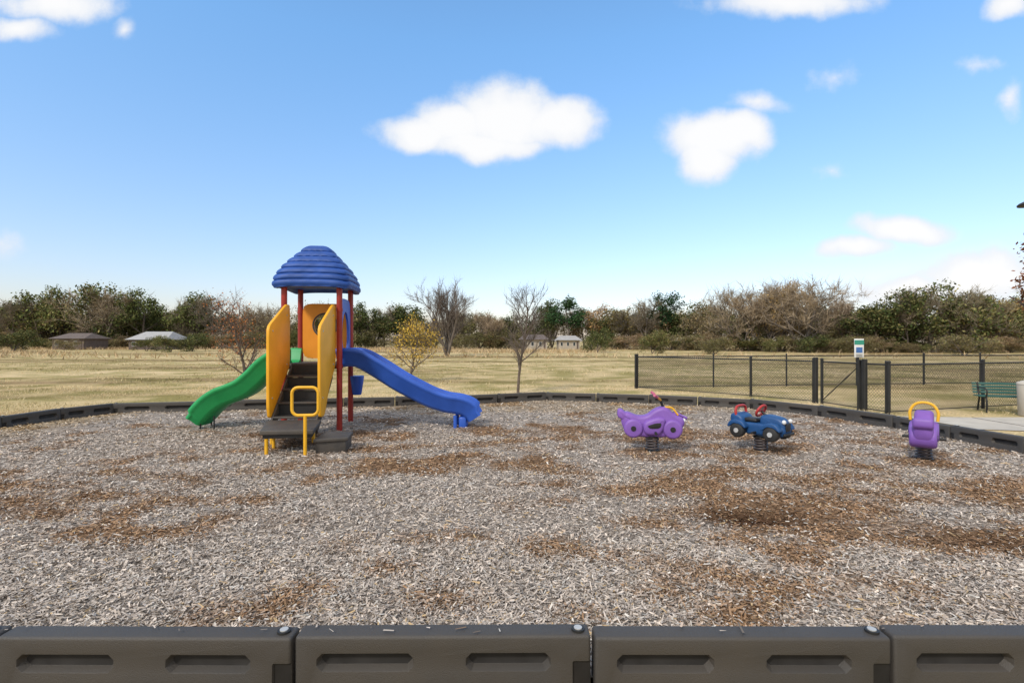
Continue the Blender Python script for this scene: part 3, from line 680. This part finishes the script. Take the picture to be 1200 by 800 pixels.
for a in [(172,82,2.2,1.6),(200,75,2.4,1.6),(225,78,2.8,1.7),(75,92,2.0,2,'scrubA'),(15,80,3.4,1.6),(606,95,1.8,2.0,'scrubB'),(692,92,2.8,1.6,'oakB'),(700,72,3.4,1.3),(765,66,3.0,1.1),(838,62,2.2,1.8,'scrubA'),(1130,55,2.4,1.7,'scrubA')]: bush(*a)
LM=[M['bark'],M['leaf']]
def tree_obj(name,loc,me,rz=0):
    o=link(bpy.data.objects.new(name,me)); o.location=loc; o.rotation_euler=(0,0,rz); return o
tree_obj('bare_sapling',(.18,15.5,GZ),tree_mesh('bare_sapling',61,LM,twig=(3,.35,.0045,(.12,.10,.085)),levels=2,nch=(20,6),H=3.2,trunk=.10,spread=.75,up=.28,start=.25,ratio=.42,minr=.005,sides=6))
tree_obj('rust_leaf_sapling',(-7.15,13.8,GZ),tree_mesh('rust_leaf_sapling',62,LM,leaf=(3,.10,.03,[(.40,.14,.04),(.48,.2,.07),(.3,.12,.06)]),twig=(2,.3,.004,(.17,.13,.11)),levels=2,nch=(17,6),H=2.85,trunk=.09,spread=.8,up=.28,start=.22,ratio=.42,minr=.004,sides=6))
tree_obj('yellow_leaf_sapling',(-3.95,19.8,GZ),tree_mesh('yellow_leaf_sapling',63,LM,leaf=(8,.13,.035,[(.65,.42,.06),(.55,.38,.08),(.7,.5,.1)]),twig=(2,.3,.005,(.2,.15,.1)),levels=2,nch=(15,6),H=2.55,trunk=.10,spread=.95,up=.15,start=.15,ratio=.55,minr=.005,sides=6))
tree_obj('red_oak_tree',(13.0,12.2,GZ),tree_mesh('red_oak_tree',64,LM,leaf=(14,.13,.055,[(.20,.07,.035),(.26,.12,.05),(.14,.06,.03)]),levels=3,nch=(9,4,3),H=4.2,trunk=.16,spread=.8,up=.12,start=.45,ratio=.46,minr=.006,sides=6))

# ------------------------------------------------------------ distant houses
def house(name,x,y,w,d,h,rh,wall,roof,rz=0):
    e=empty(name,(x,y,GZ),R(rz)); box('walls',(0,0,h/2),(w,d,h),wall,e)
    ov=.5; V=[(-w/2-ov,-d/2-ov,h-.1),(w/2+ov,-d/2-ov,h-.1),(w/2+ov,d/2+ov,h-.1),(-w/2-ov,d/2+ov,h-.1),(-w/2+w*.12,0,h+rh),(w/2-w*.12,0,h+rh)]
    obj('roof',V,[(0,1,5,4),(2,3,4,5),(1,2,5),(3,0,4),(0,3,2,1)],roof,e)
    for i in range(3): 
        xx=-w*.36+w*.3*i
        box('window',(xx,-d/2-.03,h*.55),(w*.09,.06,h*.35),'glass',e); box('window_frame',(xx,-d/2-.015,h*.55),(w*.11,.03,h*.42),'white',e)
    box('door',(w*.40,-d/2-.03,h*.4),(w*.07,.06,h*.8),'wallB',e)
house('barn',-85,101,6,6,2.2,1.0,'wallB','roofB')
house('farm_house',-69.5,101,7,7,2.0,1.5,'wallB','roofA')
house('farm_house',4.2,100,5.0,5,2.0,.9,'wallA','roofB')
house('farm_house',11.0,101,4,5,1.9,.8,'wallA','roofA')

# ------------------------------------------------------------ sun, sky and clouds
SUN_EL=42; SUN_AZ=215
az=R(SUN_AZ); el=R(SUN_EL)
dirv=Vector((math.sin(az)*math.cos(el),math.cos(az)*math.cos(el),math.sin(el)))
sd=bpy.data.lights.new('sun','SUN'); sd.energy=2.3; sd.angle=R(7); sd.color=(1,.94,.85)
so=link(bpy.data.objects.new('sun',sd)); so.rotation_euler=dirv.to_track_quat('Z','Y').to_euler(); so.location=(-20,-20,30)
w=bpy.data.worlds.new('World'); scene.world=w; w.use_nodes=True; nt=w.node_tree; nt.nodes.clear()
out=N(nt,'ShaderNodeOutputWorld'); bg=N(nt,'ShaderNodeBackground'); bg.inputs['Strength'].default_value=.15; L(nt,bg.outputs[0],out.inputs[0])
sky=N(nt,'ShaderNodeTexSky',sky_type='NISHITA'); sky.sun_disc=False; sky.sun_elevation=el; sky.sun_rotation=az; sky.air_density=1.0; sky.dust_density=1.2; sky.ozone_density=1.5; sky.altitude=100
tc=N(nt,'ShaderNodeTexCoord'); sp=N(nt,'ShaderNodeSeparateXYZ'); L(nt,tc.outputs['Generated'],sp.inputs[0])
def mth(op,a,b=None,c=None):
    n=N(nt,'ShaderNodeMath',operation=op)
    for i,v in enumerate((a,b,c)):
        if v is None: continue
        if isinstance(v,(int,float)): n.inputs[i].default_value=v
        else: L(nt,v,n.inputs[i])
    return n.outputs[0]
def mrange(v,a,b,smooth=True):
    n=N(nt,'ShaderNodeMapRange'); n.interpolation_type='SMOOTHSTEP' if smooth else 'LINEAR'
    n.inputs['From Min'].default_value=a; n.inputs['From Max'].default_value=b; L(nt,v,n.inputs['Value']); return n.outputs[0]
ym=mth('MAXIMUM',sp.outputs['Y'],.05); U=mth('DIVIDE',sp.outputs['X'],ym); W=mth('DIVIDE',sp.outputs['Z'],ym)
cb=N(nt,'ShaderNodeCombineXYZ'); L(nt,U,cb.inputs[0]); L(nt,W,cb.inputs[1])
def wn(scale,det,rough=.55):
    n=N(nt,'ShaderNodeTexNoise'); n.noise_dimensions='2D'; n.inputs['Scale'].default_value=scale; n.inputs['Detail'].default_value=det; n.inputs['Roughness'].default_value=rough
    L(nt,cb.outputs[0],n.inputs['Vector']); return n
nw=wn(7,2); vm=N(nt,'ShaderNodeVectorMath',operation='SUBTRACT'); L(nt,nw.outputs['Color'],vm.inputs[0]); vm.inputs[1].default_value=(.5,.5,.5)
vs=N(nt,'ShaderNodeVectorMath',operation='SCALE'); L(nt,vm.outputs[0],vs.inputs[0]); vs.inputs['Scale'].default_value=.05
va=N(nt,'ShaderNodeVectorMath',operation='ADD'); L(nt,cb.outputs[0],va.inputs[0]); L(nt,vs.outputs[0],va.inputs[1])
def ell(cx,cy,rx,ry,amp=1.0):
    s=N(nt,'ShaderNodeVectorMath',operation='SUBTRACT'); L(nt,va.outputs[0],s.inputs[0]); s.inputs[1].default_value=((cx-600)/600,(400-cy)/600,0)
    m=N(nt,'ShaderNodeVectorMath',operation='MULTIPLY'); L(nt,s.outputs[0],m.inputs[0]); m.inputs[1].default_value=(600/rx,600/ry,0)
    l=N(nt,'ShaderNodeVectorMath',operation='LENGTH'); L(nt,m.outputs[0],l.inputs[0])
    return mth('MULTIPLY',mth('SUBTRACT',1,l.outputs['Value']),amp)
E=[(490,160,62,24),(535,150,66,36),(592,138,74,54),(652,142,66,38),(565,168,95,24),
   (835,162,70,38),(826,184,44,36),(868,155,46,30),(888,124,44,18,.45),
   (60,5,90,28,.7),(22,36,52,20,.7),(142,36,24,16,.4),(925,2,125,24,.7),(1185,8,38,20,.7),(1188,122,15,28,.35),
   (1060,270,78,22,1.),(1000,292,60,16,.8),(1145,325,95,42,1.),(1080,342,120,28,.8),(975,92,34,20,.3),(975,200,26,12,.25),(1145,75,30,14,.25),(5,290,30,20,.3)]
acc=None
for e_ in E:
    v=ell(*e_); acc=v if acc is None else mth('MAXIMUM',acc,v)
n2=wn(16,5,.6)
dens=mth('ADD',acc,mth('MULTIPLY',mth('SUBTRACT',n2.outputs['Fac'],.5),.45))
front=mth('GREATER_THAN',sp.outputs['Y'],.06); mask=mth('MULTIPLY',mth('MULTIPLY',mrange(dens,-.02,.45),front),.96)
hz=mrange(sp.outputs['Z'],0,.5,False)
tint=N(nt,'ShaderNodeMix',data_type='RGBA'); L(nt,hz,tint.inputs[0]); tint.inputs[6].default_value=(1.34,1.12,1.13,1); tint.inputs[7].default_value=(1.32,1.80,1.98,1)
mul=N(nt,'ShaderNodeMix',data_type='RGBA',blend_type='MULTIPLY'); mul.inputs[0].default_value=1; L(nt,sky.outputs[0],mul.inputs[6]); L(nt,tint.outputs[2],mul.inputs[7])
# unseen bright cloud cover overhead and behind the camera, added as warm fill
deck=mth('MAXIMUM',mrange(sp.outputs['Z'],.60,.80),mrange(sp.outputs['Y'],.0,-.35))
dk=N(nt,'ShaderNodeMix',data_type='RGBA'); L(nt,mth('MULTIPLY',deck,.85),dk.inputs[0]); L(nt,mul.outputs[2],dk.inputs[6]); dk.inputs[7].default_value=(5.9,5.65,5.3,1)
cc=N(nt,'ShaderNodeMix',data_type='RGBA'); L(nt,mrange(dens,.15,.7),cc.inputs[0]); cc.inputs[6].default_value=(5.6,5.85,6.3,1); cc.inputs[7].default_value=(6.75,6.7,6.65,1)
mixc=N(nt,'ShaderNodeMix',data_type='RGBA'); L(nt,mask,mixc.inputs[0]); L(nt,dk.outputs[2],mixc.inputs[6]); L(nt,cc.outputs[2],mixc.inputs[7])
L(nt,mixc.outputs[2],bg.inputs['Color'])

# ------------------------------------------------------------ camera
cd=bpy.data.cameras.new('camera'); cd.lens=18; cd.sensor_width=36; cd.clip_end=4000; cd.clip_start=.05
co=link(bpy.data.objects.new('camera',cd)); co.location=(0,0,1.4); co.rotation_euler=(R(90),0,0); scene.camera=co
